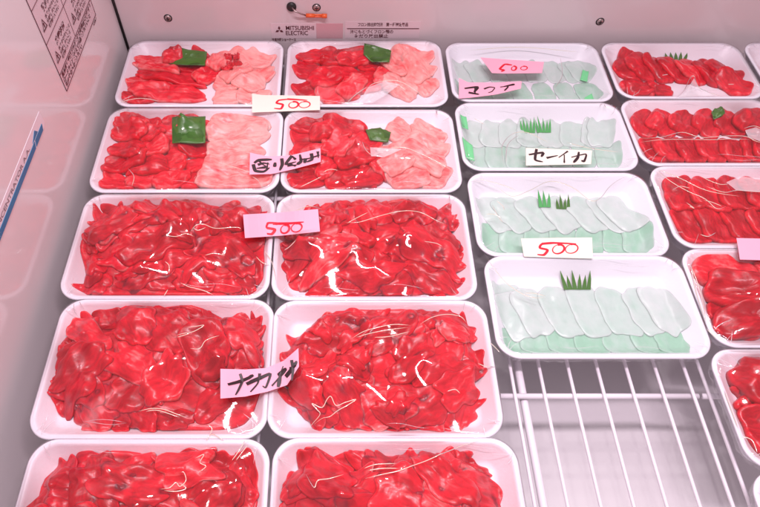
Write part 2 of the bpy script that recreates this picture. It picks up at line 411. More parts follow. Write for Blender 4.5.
# screws, sensor and cable on the back wall
def on_back(px, py, d=0.0):                # photo point on the back wall
    t = (py - PY) / F_PX; s = math.sin(TH); c = math.cos(TH); y = BY - d
    k = y / (c - s * t)
    return Vector(((px - PX) / F_PX * k, y, H0 - k * (s + c * t)))
def disc(name, p, r, d, mat, n=20, dome=.4):
    V = []; rings = [(1, 0), (1, d * .6), (.8, d), (.3, d * (1 + dome))]
    for q, dd in rings:
        for k in range(n):
            a = 2 * math.pi * k / n; V.append((p.x + r * q * math.cos(a), p.y - dd, p.z + r * q * math.sin(a)))
    Fc = [(i * n + k, i * n + (k + 1) % n, (i + 1) * n + (k + 1) % n, (i + 1) * n + k) for i in range(3) for k in range(n)] + [tuple(3 * n + k for k in range(n))]
    mb = MB(); mb.add(V, Fc); o = fz(mb, name, mat, True); return o
for px, py in ((168, 17.5), (600, 21), (316.5, 7)):
    p = on_back(px, py); o = disc('screw', p, .0042, .0015, M['metal'])
    mb = MB(); mb.box(p.x - .0024, p.x + .0024, p.y - .0029, p.y - .0022, p.z - .0004, p.z + .0004)
    mb.box(p.x - .0004, p.x + .0004, p.y - .0032, p.y - .0023, p.z - .0024, p.z + .0024)
    q = mb.build('cross_slot', M['dark_rubber'], o)
    disc('washer', p, .0054, .0005, M['dark_rubber'])
p = on_back(291.5, 6); disc('cable_grommet', p, .0062, .003, M['dark_rubber'])
a = on_back(292, 7, .004); b = on_back(300, 13, .007); c = on_back(306, 15, .004); d = on_back(327, 15.5, .004)
m = MB(); m.tube([a, a * .6 + b * .4 + Vector((0, -.003, 0)), b, c], .0010, 8); fz(m, 'sensor_cable', M['metal'], True)
m = MB(); m.tube([c + Vector((0, 0, .0012)), d + Vector((0, 0, .0012))], .0012, 8); m.tube([c - Vector((0, 0, .0012)), d - Vector((0, 0, .0012))], .0012, 8)
m.tube([c, c * .6 + d * .4], .0026, 10); m.tube([c * .25 + d * .75, d], .0028, 10); fz(m, 'cable_connector', M['orange'], True)

# ---- printed matter
def text_mesh(body, size, name, mat, place, width=None, bold=0.0):
    cu = bpy.data.curves.new('text', 'FONT'); cu.body = body; cu.size = size; cu.offset = bold
    to = bpy.data.objects.new('text', cu); COL.objects.link(to)
    bpy.context.view_layer.update(); dg = bpy.context.evaluated_depsgraph_get()
    me = bpy.data.meshes.new_from_object(to.evaluated_get(dg))
    bpy.data.objects.remove(to)

    xs = [v.co.x for v in me.vertices]; x0, x1 = min(xs), max(xs); k = (width / (x1 - x0)) if width else 1
    for v in me.vertices: v.co = place((v.co.x - x0) * k, v.co.y)
    me.materials.append(mat); me.name = name
    o = bpy.data.objects.new(name, me); COL.objects.link(o); o.parent = FZ; o.location = off
    return o
def back_text(body, px, py, wpx, hpx, mat, bold=0):
    p = on_back(px, py, .0006); q = on_back(px + wpx, py, .0006); h = abs(on_back(px, py - hpx).z - p.z)
    return text_mesh(body, h * 1.35, 'printed_text', mat, lambda x, y: (p.x + x, p.y, p.z + y), q.x - p.x, bold)
def back_quad(name, x0, y0, x1, y1, mat, d=.0003):
    a = on_back(x0, y1, d); b = on_back(x1, y0, d)
    mb = MB(); mb.box(a.x, b.x, BY - d, BY + .0002 - .0003 + .0001, a.z, b.z); return fz(mb, name, mat)
back_quad('logo_sticker', 272, 23, 316, 38, M['label_film'])
back_quad('colour_strip', 316.6, 23, 343, 38, M['label_pink'])
back_quad('notice_sticker', 345, 21, 421, 38, M['label_film'])
back_text('MITSUBISHI', 286, 29.5, 28, 4.6, M['print_ink'], .00012)
back_text('ELECTRIC', 286, 34.6, 22, 4.6, M['print_ink'], .00012)
mb = MB(); p = on_back(279.3, 29.7, .0008); r = .0060
for a in (90, 210, 330):
    u = Vector((math.cos(math.radians(a)), 0, math.sin(math.radians(a)))); v = Vector((-u.z, 0, u.x))
    mb.add([p + u * .0002, p + u * r * .5 + v * r * .29, p + u * r, p + u * r * .5 - v * r * .29], [(0, 1, 2, 3)])
fz(mb, 'three_diamond_emblem', M['print_ink'])
back_text('フロン排出抑制法　第一種特定製品', 358, 25.6, 50, 3.2, M['print_ink'], .0001)
mb = MB(); a = on_back(347, 28, .0008); b = on_back(419, 28.6, .0008); mb.box(a.x, b.x, a.y, a.y + .0003, b.z, a.z); fz(mb, 'printed_rule', M['print_ink'])
back_text('法にもとづくフロン類の', 350, 32.7, 43, 3.2, M['print_ink'], .0001)
back_text('みだり放出禁止', 354, 37, 34, 3.2, M['print_ink'], .0001)
back_text('冷凍冷蔵ショーケース', 272, 40.3, 24, 2.6, M['print_ink'], .0001)

def on_side(px, py, d=0.0):                # photo point on the side wall
    x = WX + d; k = x / ((px - PX) / F_PX); t = (py - PY) / F_PX; s = math.sin(TH); c = math.cos(TH)
    return Vector((x, k * (c - s * t), H0 - k * (s + c * t)))
def side_plate(name, y0, y1, z0, z1, mat, d=.0003):
    mb = MB(); mb.box(WX - .0001, WX + d, y0, y1, z0, z1); return fz(mb, name, mat)
def side_text(body, y, z, h, w, mat, bold=0, d=.0006):
    return text_mesh(body, h * 1.3, 'printed_text', mat, lambda u, v: (WX + d, y + u, z + v), w, bold)
tip = on_side(64.8, 87.5); far = on_side(96.7, 17.7)
y0, y1, z0 = tip.y, far.y, (tip.z + far.z) / 2; z1 = z0 + .125; w = y1 - y0
side_plate('warning_label', y0, y1, z0, z1, M['label_film'])
mb = MB(); e = .0006; lh = .020
def bar(ya, yb, za, zb): mb.box(WX + .0001, WX + .0007, ya, yb, za, zb)
bar(y0, y0 + e, z0, z1); bar(y1 - e, y1, z0, z1); bar(y0, y1, z0, z0 + e); bar(y0, y1, z0 + lh, z0 + lh + e); bar(y0 + w * .48, y0 + w * .48 + e * .5, z0 + lh, z1)
for k in (1, 2): bar(y0, y1, z0 + lh + .036 * k, z0 + lh + .036 * k + e * .6)
fz(mb, 'printed_frame', M['print_ink'])
for r_ in range(3):
    for c_ in range(2):
        yy = y0 + w * (.04 + .48 * c_); zz = z0 + lh + .004 + .036 * r_
        mb = MB(); t = .0125; V = [(WX + .0008, yy, zz + .006), (WX + .0008, yy + t, zz + .006), (WX + .0008, yy + t / 2, zz + .006 + t * .9)]
        cc = Vector((WX + .0008, yy + t / 2, zz + .0105)); I = [cc + (Vector(v) - cc) * .72 for v in V]
        mb.add([Vector(v) for v in V] + I, [(0, 1, 4, 3), (1, 2, 5, 4), (2, 0, 3, 5)])
        mb.box(WX + .0004, WX + .0010, yy + t / 2 - .0006, yy + t / 2 + .0006, zz + .0085, zz + .0125)
        fz(mb, 'warning_triangle', M['print_ink'])
        tx = yy + t + .002; tw = w * .48 - t - .008
        side_text(['感電注意', '発火注意', 'けが注意'][r_], tx, zz + .018, .0062, tw * .72, M['print_ink'], .0003)
        for q, ln in enumerate(['水をかけないこと', '分解しないこと', '可燃物を入れない']):
            side_text(ln, tx, zz + .0115 - q * .0052, .0034, tw * (.95 - .08 * q), M['print_ink'], .0001)
for q, ln in enumerate(['異常時は電源プラグを抜き販売店に連絡する', 'ロードラインを越えて商品を入れないこと', '引火性のものを入れない']):
    side_text(ln, y0 + .004, z0 + .0142 - q * .0058, .0042, w * (.93, .85, .5)[q], M['print_ink'], .0002)
side_text('FORM 7', y1 - .016, z0 - .0045, .003, .014, M['print_ink'], .0001)
# blue striped tape
A = on_side(1, 222); B = on_side(45, 119)
zt = .5 * (A.z + B.z)
def sq(name, pts, mat, d): 
    mb = MB(); V = [(WX + d, y, z) for y, z in pts] + [(WX, y, z) for y, z in pts]; n = len(pts)
    mb.add(V, [tuple(range(n)), tuple(range(n, 2 * n))[::-1]] + [(k, (k + 1) % n, n + (k + 1) % n, n + k) for k in range(n)]); return fz(mb, name, mat)
P1 = on_side(45, 118); slope = 0.0
yt_, ht = P1.y - .004, .0160
print('tape', A, B, 'label', tip, far)
zb = B.z - .003
sq('striped_sticker', [(-.05, zb), (yt_ - .004, zb), (yt_, zb + .003), (yt_, zb + ht), (-.05, zb + ht)], M['pale_stripe'], .0004)
sq('blue_stripe', [(-.05, zb + .0008), (yt_ - .033, zb + .0008), (yt_ - .030, zb + .0062), (-.05, zb + .0062)], M['blue'], .0008)
sq('blue_stripe', [(yt_ - .031, zb + .0008), (yt_ - .009, zb + .0008), (yt_ - .006, zb + .0062), (yt_ - .028, zb + .0062)], M['blue'], .0008)
sq('blue_arrow', [(yt_ - .034, zb + .0075), (yt_ - .018, zb + .0075), (yt_ - .022, zb + .0125)], M['blue'], .0008)
side_text('NICE CONCENTRATOR A.A.', yt_ - .172, zb + .0082, .0042, .130, M['grey_ink'], .0001)

# ---------------------------------------------------------------- wire racks
ZR = -.0243
def wire_rack(x0, n, step, label, bars=((-.12), (.222), (.45), (.68)), ext=(.006, .006), thick=None):
    rt = empty('wire_rack', (x0, .3, ZR)); tag(rt, label, 'rack', 'white wire racks in the freezer')
    o_ = Vector((-x0, -.3, -ZR))
    for k in range(n):
        m = MB(); m.tube([(x0 + k * step, -.2, ZR), (x0 + k * step, .70, ZR)], .0016, 10); o = m.build('wire', M['wire'], rt, True); o.location = o_
    for y in bars:
        m = MB(); m.tube([(x0 - ext[0], y, ZR - .0040), (x0 + (n - 1) * step + ext[1], y, ZR - .0040)], .0026, 10); o = m.build('cross_bar', M['wire'], rt, True); o.location = o_
    if thick is not None:
        m = MB(); m.tube([(thick, -.2, ZR - .0105), (thick, .70, ZR - .0105)], .0036, 12); o = m.build('support_bar', M['wire'], rt, True); o.location = o_
    return rt
xs = [at(x, 380, ZR)[0] for x in (512.5, 541.5, 570.5, 599.5, 628.5, 659, 688.5)]
yb = at(0, 394, ZR)[1]
stp = (xs[-1] - xs[0]) / 6
wire_rack(xs[0], 7, stp, 'white wire rack left bare in front of the squid trays', bars=(-.12, yb, .45, .68), ext=(.012, .006), thick=at(523, 394, ZR - .01)[0])
x8 = at(704, 380, ZR)[0]
wire_rack(x8, 9, stp, 'white wire rack under the rightmost column of red tuna trays', bars=(-.12, yb, .45, .68), ext=(.004, .006))
wire_rack(xs[0] - .014 - 14 * stp, 14, stp, 'white wire rack hidden under the two left columns of tuna trays', bars=(-.12, yb, .45, .68), ext=(.004, .004))

# ---------------------------------------------------------------- trays and food
TUNA = M['tuna']; SQ = M['squid']
def quadmap(t, px, py): return t.local(px, py)
def slices(t, lst, mat, name, label, cat, group, **kw):
    for q in lst:
        x, y = t.local(q[0], q[1]); k = dict(blur=10, sag=.06, edge=12); k.update(kw)
        if len(q) > 6: k.update(q[6])
        t.slice_obj(name, mat, label, cat, group, x, y, q[2] / 930, q[3] / 850, q[4], k.pop('thk', .005), q[5], **k)
def jit(t, x0, x1, y0, y1, nx, ny, L, Wd, ang, tint, order=1, jx=.25, dang=12):
    r = t.rng; out = []
    for j in range(ny):
        for i in range(nx):
            fx = (i + .5 + r.uniform(-jx, jx)) / nx; fy = (j + .5 + r.uniform(-jx, jx)) / ny
            out.append((x0 + (x1 - x0) * fx, y0 + (y1 - y0) * fy, L * r.uniform(.85, 1.2), Wd * r.uniform(.85, 1.2), ang + r.uniform(-dang, dang), tint + r.uniform(-.12, .12)))
    if order: r.shuffle(out)
    return out

def scraps(t, outline, label, seed, n=74, top=.012, tint=.2, bigp=.72):
    """a heap of trimmings: a lumpy core with torn pieces draped over it; one object, nobody could count it"""
    P = np.array([t.local(*p) for p in outline]); cx, cy = P.mean(axis=0)
    V = []; Fc = []; FB = []; TT = []; mi = []
    def add(res, pale=0):
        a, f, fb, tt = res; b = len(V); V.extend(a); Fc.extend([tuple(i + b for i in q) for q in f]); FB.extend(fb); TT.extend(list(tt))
    # core
    hx = (P[:, 0].max() - P[:, 0].min()); hy = (P[:, 1].max() - P[:, 1].min())
    add(t.piece(cx, cy, hx * .93, hy * .90, 0, .0190, tint, n=3.2, irr=.05, bump=.0018, bscale=.03, blur=1, edge=2.6, sag=0))
    r = t.rng; k = 0
    def inside(x, y):
        c = False; j = len(P) - 1
        for i in range(len(P)):
            if (P[i][1] > y) != (P[j][1] > y) and x < (P[j][0] - P[i][0]) * (y - P[i][1]) / (P[j][1] - P[i][1]) + P[i][0]: c = not c
            j = i
        return c
    tries = 0
    # rim pieces following the outline, then the middle
    E = []
    for i in range(len(P)):
        p, q = P[i], P[(i + 1) % len(P)]; d = math.dist(p, q); m = max(1, int(d / .024))
        for s_ in range(m):
            f = (s_ + r.uniform(.2, .8)) / m; x = p[0] + (q[0] - p[0]) * f; y = p[1] + (q[1] - p[1]) * f
            E.append((x + (cx - x) * .09, y + (cy - y) * .13, math.degrees(math.atan2(q[1] - p[1], q[0] - p[0]))))
    for x, y, a in E:
        add(t.piece(x, y, r.uniform(.026, .046), r.uniform(.016, .024), a + r.uniform(-35, 35), r.uniform(.0035, .006), tint + r.uniform(-.1, .16), n=r.uniform(2, 3), irr=.17, bump=.0010, bscale=.02, blur=3, edge=4))
    while k < n and tries < 4000:
        tries += 1
        x = r.uniform(P[:, 0].min(), P[:, 0].max()); y = r.uniform(P[:, 1].min(), P[:, 1].max())
        if not inside(cx + (x - cx) * 1.13, cy + (y - cy) * 1.16): continue
        big = r.random() < bigp
        L = r.uniform(.042, .074) if big else r.uniform(.022, .036); Wd = r.uniform(.025, .040) if big else r.uniform(.014, .021)
        here = float(t.bil(t.H, np.array(x), np.array(y)))
        if here > top and r.random() < .75: continue
        th = r.uniform(.0026, .0045) if big else r.uniform(.003, .0055)
        add(t.piece(x, y, L, Wd, r.uniform(-60, 60), th, tint + r.choice((-.1, -.06, -.03, .0, .04, .1, .2)) + r.uniform(-.04, .04), n=r.uniform(2.2, 3.2), irr=.17, bump=.0017 if big else .0008, bscale=r.uniform(.024, .04), blur=5, edge=7))
        k += 1
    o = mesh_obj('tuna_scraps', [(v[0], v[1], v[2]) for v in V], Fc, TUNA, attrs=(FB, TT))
    o.location = (t.cx, t.cy, t.z); o.rotation_euler = (0, 0, t.rot)
    tag(o, label, 'tuna', kind='stuff')
    return o

# paper grass and leaves
def leafpiece(t, name, pts, mat, label, h=.001, lift=.0008, curl=.0):
    q = ccw([t.local(*p) for p in pts]); n = len(q)
    cx = sum(p[0] for p in q) / n; cy = sum(p[1] for p in q) / n
    P = []
    for i in range(n):
        a, b = q[i], q[(i + 1) % n]
        for k in range(4): P.append((a[0] + (b[0] - a[0]) * k / 4, a[1] + (b[1] - a[1]) * k / 4))
    nz = Noise(t.seed + n + 5, .012, 2); V = []
    mx = max(float(t.bil(t.H, np.array(x), np.array(y))) for x, y in P)
    for s_ in (1, .86, .72, .58, .44, .3, .16, .02):
        for x, y in P:
            X = cx + (x - cx) * s_; Y = cy + (y - cy) * s_; b = float(t.bil(t.H, np.array(X), np.array(Y)))
            V.append((X - cx, Y - cy, max(.25 * b + .75 * mx, b + .0014) + lift + curl * float(nz(X, Y))))
    m = len(P); Fc = [(i * m + k, i * m + (k + 1) % m, (i + 1) * m + (k + 1) % m, (i + 1) * m + k) for i in range(7) for k in range(m)] + [tuple(7 * m + k for k in range(m))]
    nv = len(V); V2 = V + [(x, y, z - .0004) for x, y, z in V[:m]]
    Fc.append(tuple(nv + k for k in range(m))[::-1]); Fc += [(k, nv + k, nv + (k + 1) % m, (k + 1) % m) for k in range(m)]
    o = mesh_obj(name, V2, Fc, mat, smooth=True); o.location = (t.cx + cx, t.cy + cy, t.z)
    tag(o, label, 'garnish')
    for x, y, z in V:
        i = int(round((x + cx - t.gx[0]) / G)); j = int(round((y + cy - t.gy[0]) / G))
        if 0 <= i < t.nx and 0 <= j < t.ny: t.H[i, j] = max(t.H[i, j], z + .0002)
    return o
def grasspiece(t, x0, x1, ybase, htop, label, blades=5, mat=None):
    a = t.local(x0, ybase); b = t.local(x1, ybase); r = t.rng; mb = MB()
    z0 = float(t.bil(t.H, np.array((a[0] + b[0]) / 2), np.array(a[1]))); w = (b[0] - a[0]) / blades
    dy = t.local(x0, ybase - htop)[1] - a[1]
    for k in range(blades):
        xa = a[0] + w * k; lean = (k - blades / 2 + .5) * w * .35 + r.uniform(-.001, .001); hh = dy * r.uniform(.65, 1.05)
        P = [(xa, a[1], z0 + .0008), (xa + w, a[1], z0 + .0008), (xa + w * .85 + lean * .6, a[1] + hh * .55, z0 + .004), (xa + w / 2 + lean, a[1] + hh, z0 + .0065), (xa + w * .15 + lean * .6, a[1] + hh * .55, z0 + .0042)]
        Q = [(x, y + .0002, z - .0004) for x, y, z in P]
        mb.add(P + Q, [(0, 1, 2, 3, 4), (9, 8, 7, 6, 5)] + [(i, 5 + i, 5 + (i + 1) % 5, (i + 1) % 5) for i in range(5)])
    o = mb.build('plastic_grass', mat or M['grass']); o.location = (t.cx, t.cy, t.z); tag(o, label, 'garnish')
    i = int(((a[0] + b[0]) / 2 - t.gx[0]) / G); j = int((a[1] + dy * .5 - t.gy[0]) / G)
    t.H[i - 4:i + 4, j - 2:j + 3] = np.maximum(t.H[i - 4:i + 4, j - 2:j + 3], z0 + .0062)
    return o

# measured rims in the photograph: left/right at mid height, top, bottom
TR = {
 'A1': (121.5, 282, 40, 106), 'A2': (98, 281.5, 107.5, 192), 'A3': (71, 272.5, 193.5, 299), 'A4': (43.5, 271, 298.5, 439), 'A5': (8, 266, 438, 620),
 'B1': (285.5, 445, 40, 106), 'B2': (282, 458, 109, 192), 'B3': (273.5, 472, 193.5, 300), 'B4': (269.5, 496, 299.5, 438), 'B5': (268, 530, 437, 618),
 'C1': (448.5, 606, 42, 101), 'C2': (458.5, 630, 102, 170), 'C3': (472, 659, 172, 256), 'C4': (490, 698, 255, 358),
 'D1': (609, 752, 42, 98), 'D2': (630, 787, 99, 165.5), 'D3': (662, 836, 165.5, 248), 'D4': (696, 888, 248, 347), 'D5': (728, 942, 348.5, 470), 'D6': (771, 1010, 471, 610),
 'E1': (757, 905, 42, 98),
}
sz = lambda k, b: b
T = {}
def tray(k, label, **kw):
    T[k] = Tray(TR[k], label, sum(ord(c) * 31 ** i for i, c in enumerate(k)), **kw); return T[k]

# --- A1
t = tray('A1', 'white foam tray of red and pink tuna in the back left freezer corner', depth=.0118)
g = 'tuna slices in the back left corner tray'
slices(t, [(133, 96, 34, 20, 15, .15), (148, 81, 55, 26, 10, .4), (150, 60, 50, 20, 4, .48), (175, 46, 26, 20, 20, .1), (203, 50, 42, 19, -32, .2),
   (190, 66, 46, 16, -8, .15), (168, 91, 85, 24, -2, .32), (172, 76, 84, 20, -9, .22), (160, 69, 50, 12, -14, .5), (207, 74, 34, 22, 40, .4), (178, 58, 36, 18, 10, .35)], TUNA, 'tuna_slice',
   'red tuna slice|back left corner tray', 'tuna slice', g, thk=.0060, irr=.08, n=3.6, bump=.0007)
slices(t, [(228, 96, 36, 26, 5, .95), (254, 95, 40, 25, -8, .85), (264, 73, 38, 28, 30, .78), (228, 80, 34, 27, -20, .85), (231, 51, 38, 26, 10, .78), (257, 50, 40, 30, -25, .9), (247, 80, 44, 28, -30, .85), (236, 72, 40, 24, 30, .8), (218, 62, 30, 20, 60, .6)], TUNA, 'tuna_slice',
   'pale pink tuna slice|back left corner tray', 'tuna slice', g, thk=.0052, irr=.10, n=3.6, bump=.0005)
slices(t, [(229, 58, 12, 8, 20, .15), (235, 64, 13, 7, -30, .1), (228, 68, 12, 8, 50, .2), (237, 58, 10, 7, 80, .2)], TUNA, 'tuna_scrap',
   'small crumpled tuna scrap|back left corner tray', 'tuna scrap', 'small tuna scraps in the back left corner tray', thk=.004, irr=.3, n=2.2, bump=.0015, bscale=.006)
leafpiece(t, 'green_leaf', [(183, 53), (208, 56), (206, 70), (170, 68), (184, 62)], M['leaf'], 'shiny folded green plastic leaf on tuna in the back left corner tray', curl=.0008)
# --- A2
t = tray('A2', 'white foam tray of tuna with a square green leaf in its middle', depth=.0118)
g = 'tuna pieces in the second tray of the leftmost column'
slices(t, jit(t, 106, 212, 108, 188, 4, 5, 38, 23, 5, .25, dang=25, jx=.16), TUNA, 'tuna_slice', 'chunky red tuna piece|tray with square leaf', 'tuna slice', g, thk=.0065, irr=.11, n=3.6, bump=.0005)
slices(t, [(240, 118, 66, 24, -4, .8), (238, 134, 68, 28, 6, .88), (236, 151, 62, 28, -3, .85), (228, 164, 50, 26, 8, .8), (238, 177, 76, 26, 3, .72)], TUNA, 'tuna_slice',
   'long pale pink tuna slice|tray with square leaf', 'tuna slice', g, thk=.0058, irr=.06, n=3.6, bump=.0005)
leafpiece(t, 'green_leaf', [(174, 124), (207, 122), (207, 149), (174, 149)], M['leaf'], 'square dark green plastic leaf lying in the middle of tuna tray', lift=.001, curl=.0004)
# --- B1
t = tray('B1', 'white foam tray of tuna with milky film fold, below the wall notices', depth=.0118)
g = 'tuna slices in the back tray below the wall notices'
slices(t, [(304, 88, 34, 24, 30, .15), (307, 70, 38, 26, -10, .2), (319, 51, 50, 22, 8, .25), (338, 92, 50, 34, 30, .42), (341, 72, 52, 28, -25, .4), (356, 49, 56, 18, 6, .1), (368, 80, 40, 30, 20, .3), (375, 66, 44, 18, -5, .2), (352, 88, 40, 20, 40, .45), (335, 62, 36, 16, 0, .15), (325, 80, 40, 26, 20, .3), (356, 60, 44, 22, 5, .3), (386, 78, 32, 26, 60, .5)], TUNA, 'tuna_slice',
   'red tuna slice|tray below the wall notices', 'tuna slice', g, thk=.0065, irr=.10, n=3.6, bump=.0005)
slices(t, [(424, 82, 36, 26, -50, .85), (414, 52, 48, 22, -12, .8), (402, 50, 44, 22, -50, .85), (424, 65, 46, 24, -48, .9), (412, 72, 46, 26, -50, .85), (400, 86, 44, 26, -35, .88), (393, 66, 40, 18, -50, .75)], TUNA, 'tuna_slice',
   'pale pink tuna slice|tray below the wall notices', 'tuna slice', g, thk=.0052, irr=.08, n=3.2, bump=.0008)
leafpiece(t, 'green_leaf', [(364, 49), (378, 51), (391, 55), (389, 67), (372, 67), (363, 62)], M['leaf'], 'rounded green plastic leaf on tuna in the tray below the wall notices', curl=.0006)
# --- B2
t = tray('B2', 'white foam tray of tuna with a small turned up leaf, right of a pink slip', depth=.0118)
g = 'tuna slices in the tray of the turned up leaf'
slices(t, [(300, 182, 36, 24, 20, .15), (303, 140, 44, 34, 5, .12), (310, 120, 50, 22, 4, .12), (345, 122, 50, 22, -12, .2), (312, 158, 42, 30, 20, .3), (342, 142, 46, 26, -20, .45), (350, 176, 56, 34, 5, .15), (330, 166, 40, 18, 55, .3), (372, 160, 36, 26, 20, .2), (362, 180, 44, 20, 20, .12), (368, 142, 38, 26, 60, .3), (330, 134, 44, 22, 10, .2), (385, 166, 34, 24, 60, .4), (354, 158, 44, 26, 10, .15), (338, 150, 36, 24, 50, .35)], TUNA, 'tuna_slice',
   'red tuna slice|tray with turned up leaf', 'tuna slice', g, thk=.0065, irr=.10, n=3.6, bump=.0005)
slices(t, [(432, 172, 48, 34, -30, .75), (408, 177, 40, 34, 20, .7), (404, 125, 46, 28, -35, .85), (432, 130, 44, 26, -40, .88), (430, 148, 50, 28, -30, .85), (402, 150, 50, 28, 25, .85), (420, 160, 54, 28, -35, .8), (396, 166, 36, 24, 35, .75)], TUNA, 'tuna_slice',
   'pale pink tuna slice|tray with turned up leaf', 'tuna slice', g, thk=.0052, irr=.09, n=3.6, bump=.0007)
leafpiece(t, 'green_leaf', [(364, 130), (380, 128), (391, 133), (388, 142), (370, 141)], M['leaf'], 'small turned up green plastic leaf amid red and pink tuna slices', curl=.001)
# --- scraps
t = tray('A3', 'white foam tray of red tuna trimmings, third from the back in the leftmost column')
scraps(t, [(82, 215), (98, 198), (160, 192), (210, 200), (255, 196), (254, 225), (262, 262), (268, 288), (215, 291), (140, 291), (75, 293), (92, 275), (76, 255)], 'heap of glossy red tuna trimmings in the third tray of the leftmost column', 3, n=31, tint=.16)
t = tray('B3', 'white foam tray of red tuna trimmings with a long white glare on its film')
scraps(t, [(290, 205), (335, 196), (400, 203), (455, 205), (452, 222), (463, 250), (463, 287), (420, 292), (352, 290), (300, 294), (283, 262), (284, 230)], 'heap of red tuna trimmings under the long white glare', 5, n=33, tint=.2)
t = tray('A4', 'white foam tray of red tuna trimmings, left of the turned up black katakana slip')
scraps(t, [(92, 300), (120, 305), (180, 301), (215, 318), (264, 330), (255, 380), (205, 428), (120, 432), (58, 424), (42, 380), (62, 345), (85, 325)], 'heap of big smooth dark red tuna trimmings left of the black katakana slip', 8, n=29, tint=.12)
t = tray('B4', 'white foam tray of tuna trimmings with a star shaped film crease at front left')
scraps(t, [(300, 318), (330, 306), (400, 303), (455, 305), (478, 335), (482, 375), (470, 425), (400, 428), (335, 430), (278, 400), (285, 360)], 'heap of chopped red tuna trimmings under the star shaped film crease', 11, bigp=.45, n=38, tint=.2)
t = tray('A5', 'white foam tray of red tuna trimmings in the front left corner of the photo')
scraps(t, [(65, 452), (120, 460), (175, 448), (245, 445), (258, 480), (262, 560), (130, 600), (20, 590), (20, 520)], 'heap of deep red tuna trimmings in the front left corner of the photo', 13, n=29, tint=.12)
t = tray('B5', 'white foam tray of red tuna trimmings at the front edge beside the bare wire rack')
scraps(t, [(290, 460), (340, 452), (420, 447), (475, 448), (495, 480), (515, 570), (400, 600), (290, 590), (285, 500)], 'heap of frayed red tuna trimmings at the front edge beside the bare rack', 17, n=34, tint=.22)

# --- squid
def squid(t, lst, label, group, **kw):
    for (px, py, L, Wd, a, tint) in lst:
        L *= 1.12; Wd *= 1.08; x, y = t.local(px, py, -.010)
        t.slice_obj('squid_slice', SQ, label, 'squid slice', group, x, y, L / 1000, Wd / 1000, a, .0024, tint + t.rng.uniform(-.15, .1), n=4.0, irr=.055, bump=.0003, bscale=.02, blur=3, edge=4, **kw)
t = tray('C1', 'white foam tray of squid under two pink slips, at the back')
squid(t, [(x, 88, 34, 24, 100, .35) for x in (464, 482, 502, 522, 545, 567, 588)] + [(x, 67, 38, 26, 105, .7) for x in (461, 478, 497, 516, 535, 555, 573, 588)], 'squid slice|tray under two pink slips', 'squid slices in the back tray')
leafpiece(t, 'plastic_chip', [(584, 66), (590, 68), (589, 77), (582, 75)], M['mint'], 'green plastic chip at the right end of squid in the back tray, rear one')
leafpiece(t, 'plastic_chip', [(586, 94), (593, 90), (596, 98), (585, 99)], M['mint'], 'green plastic chip at the front right corner of squid in the back tray')
t = tray('C2', 'white foam tray of squid under the cream slip of black katakana')
squid(t, [(x, 152, 36, 26, 80, .3) for x in (478, 498, 518, 540, 562, 586, 612)] + [(x, 130, 40, 28, 75, .65) for x in (474, 494, 512, 531, 552, 574, 596, 614)], 'squid slice|tray with cream katakana slip', 'squid slices in the tray of the cream katakana slip')
leafpiece(t, 'plastic_chip', [(459, 118), (466, 118), (468, 131), (461, 130)], M['mint'], 'rear green plastic chip at the left end of the tray of the cream katakana slip')
leafpiece(t, 'plastic_chip', [(461, 141), (472, 147), (474, 163), (465, 162)], M['mint'], 'front green plastic chip at the left end of the tray of the cream katakana slip')
grasspiece(t, 523, 537, 127, 13, 'left tuft of green plastic grass above the cream katakana slip')
grasspiece(t, 539, 553, 127, 13, 'right tuft of green plastic grass on squid above the cream katakana slip')
t = tray('C3', 'white foam tray of squid under the cream slip of a red number')
squid(t, [(x, 235, 38, 27, 78, .2) for x in (492, 514, 540, 565, 592, 619, 642)] + [(x, 210, 46, 30, 115, .7) for x in (492, 514, 538, 562, 588, 612, 634)], 'squid slice|tray with the cream 500 slip', 'squid slices in the tray of the cream red number slip')
grasspiece(t, 541, 553, 202, 14, 'left tuft of green plastic grass in the third squid tray', 3)
grasspiece(t, 559, 573, 203, 11, 'right tuft of green plastic grass in the third squid tray', 4, M['leaf'])
t = tray('C4', 'white foam tray of squid slices in front, next to the bare wire rack')
squid(t, [(518, 339, 28, 26, 85, .12), (540, 340, 32, 32, 85, .12), (566, 341, 32, 30, 88, .16), (594, 342, 32, 30, 90, .1), (624, 342, 32, 32, 92, .15), (652, 341, 32, 28, 95, .05), (673, 340, 32, 26, 96, .05)], 'greenish squid slice|the squid tray by the bare rack', 'front row squid slices beside the bare rack')
squid(t, [(505, 300, 42, 30, 108, .8), (516, 312, 50, 32, 108, .8), (534, 308, 50, 30, 106, .75), (562, 308, 52, 30, 104, .68), (590, 307, 54, 30, 97, .55), (620, 308, 50, 30, 98, .55), (648, 307, 48, 30, 100, .6), (667, 306, 50, 28, 98, .75)], 'milky squid slice|squid tray by the bare rack', 'rear row squid slices beside the bare rack')
grasspiece(t, 567, 594, 284, 17, 'tuft of green plastic grass behind the front squid slices', 6, M['leaf'])

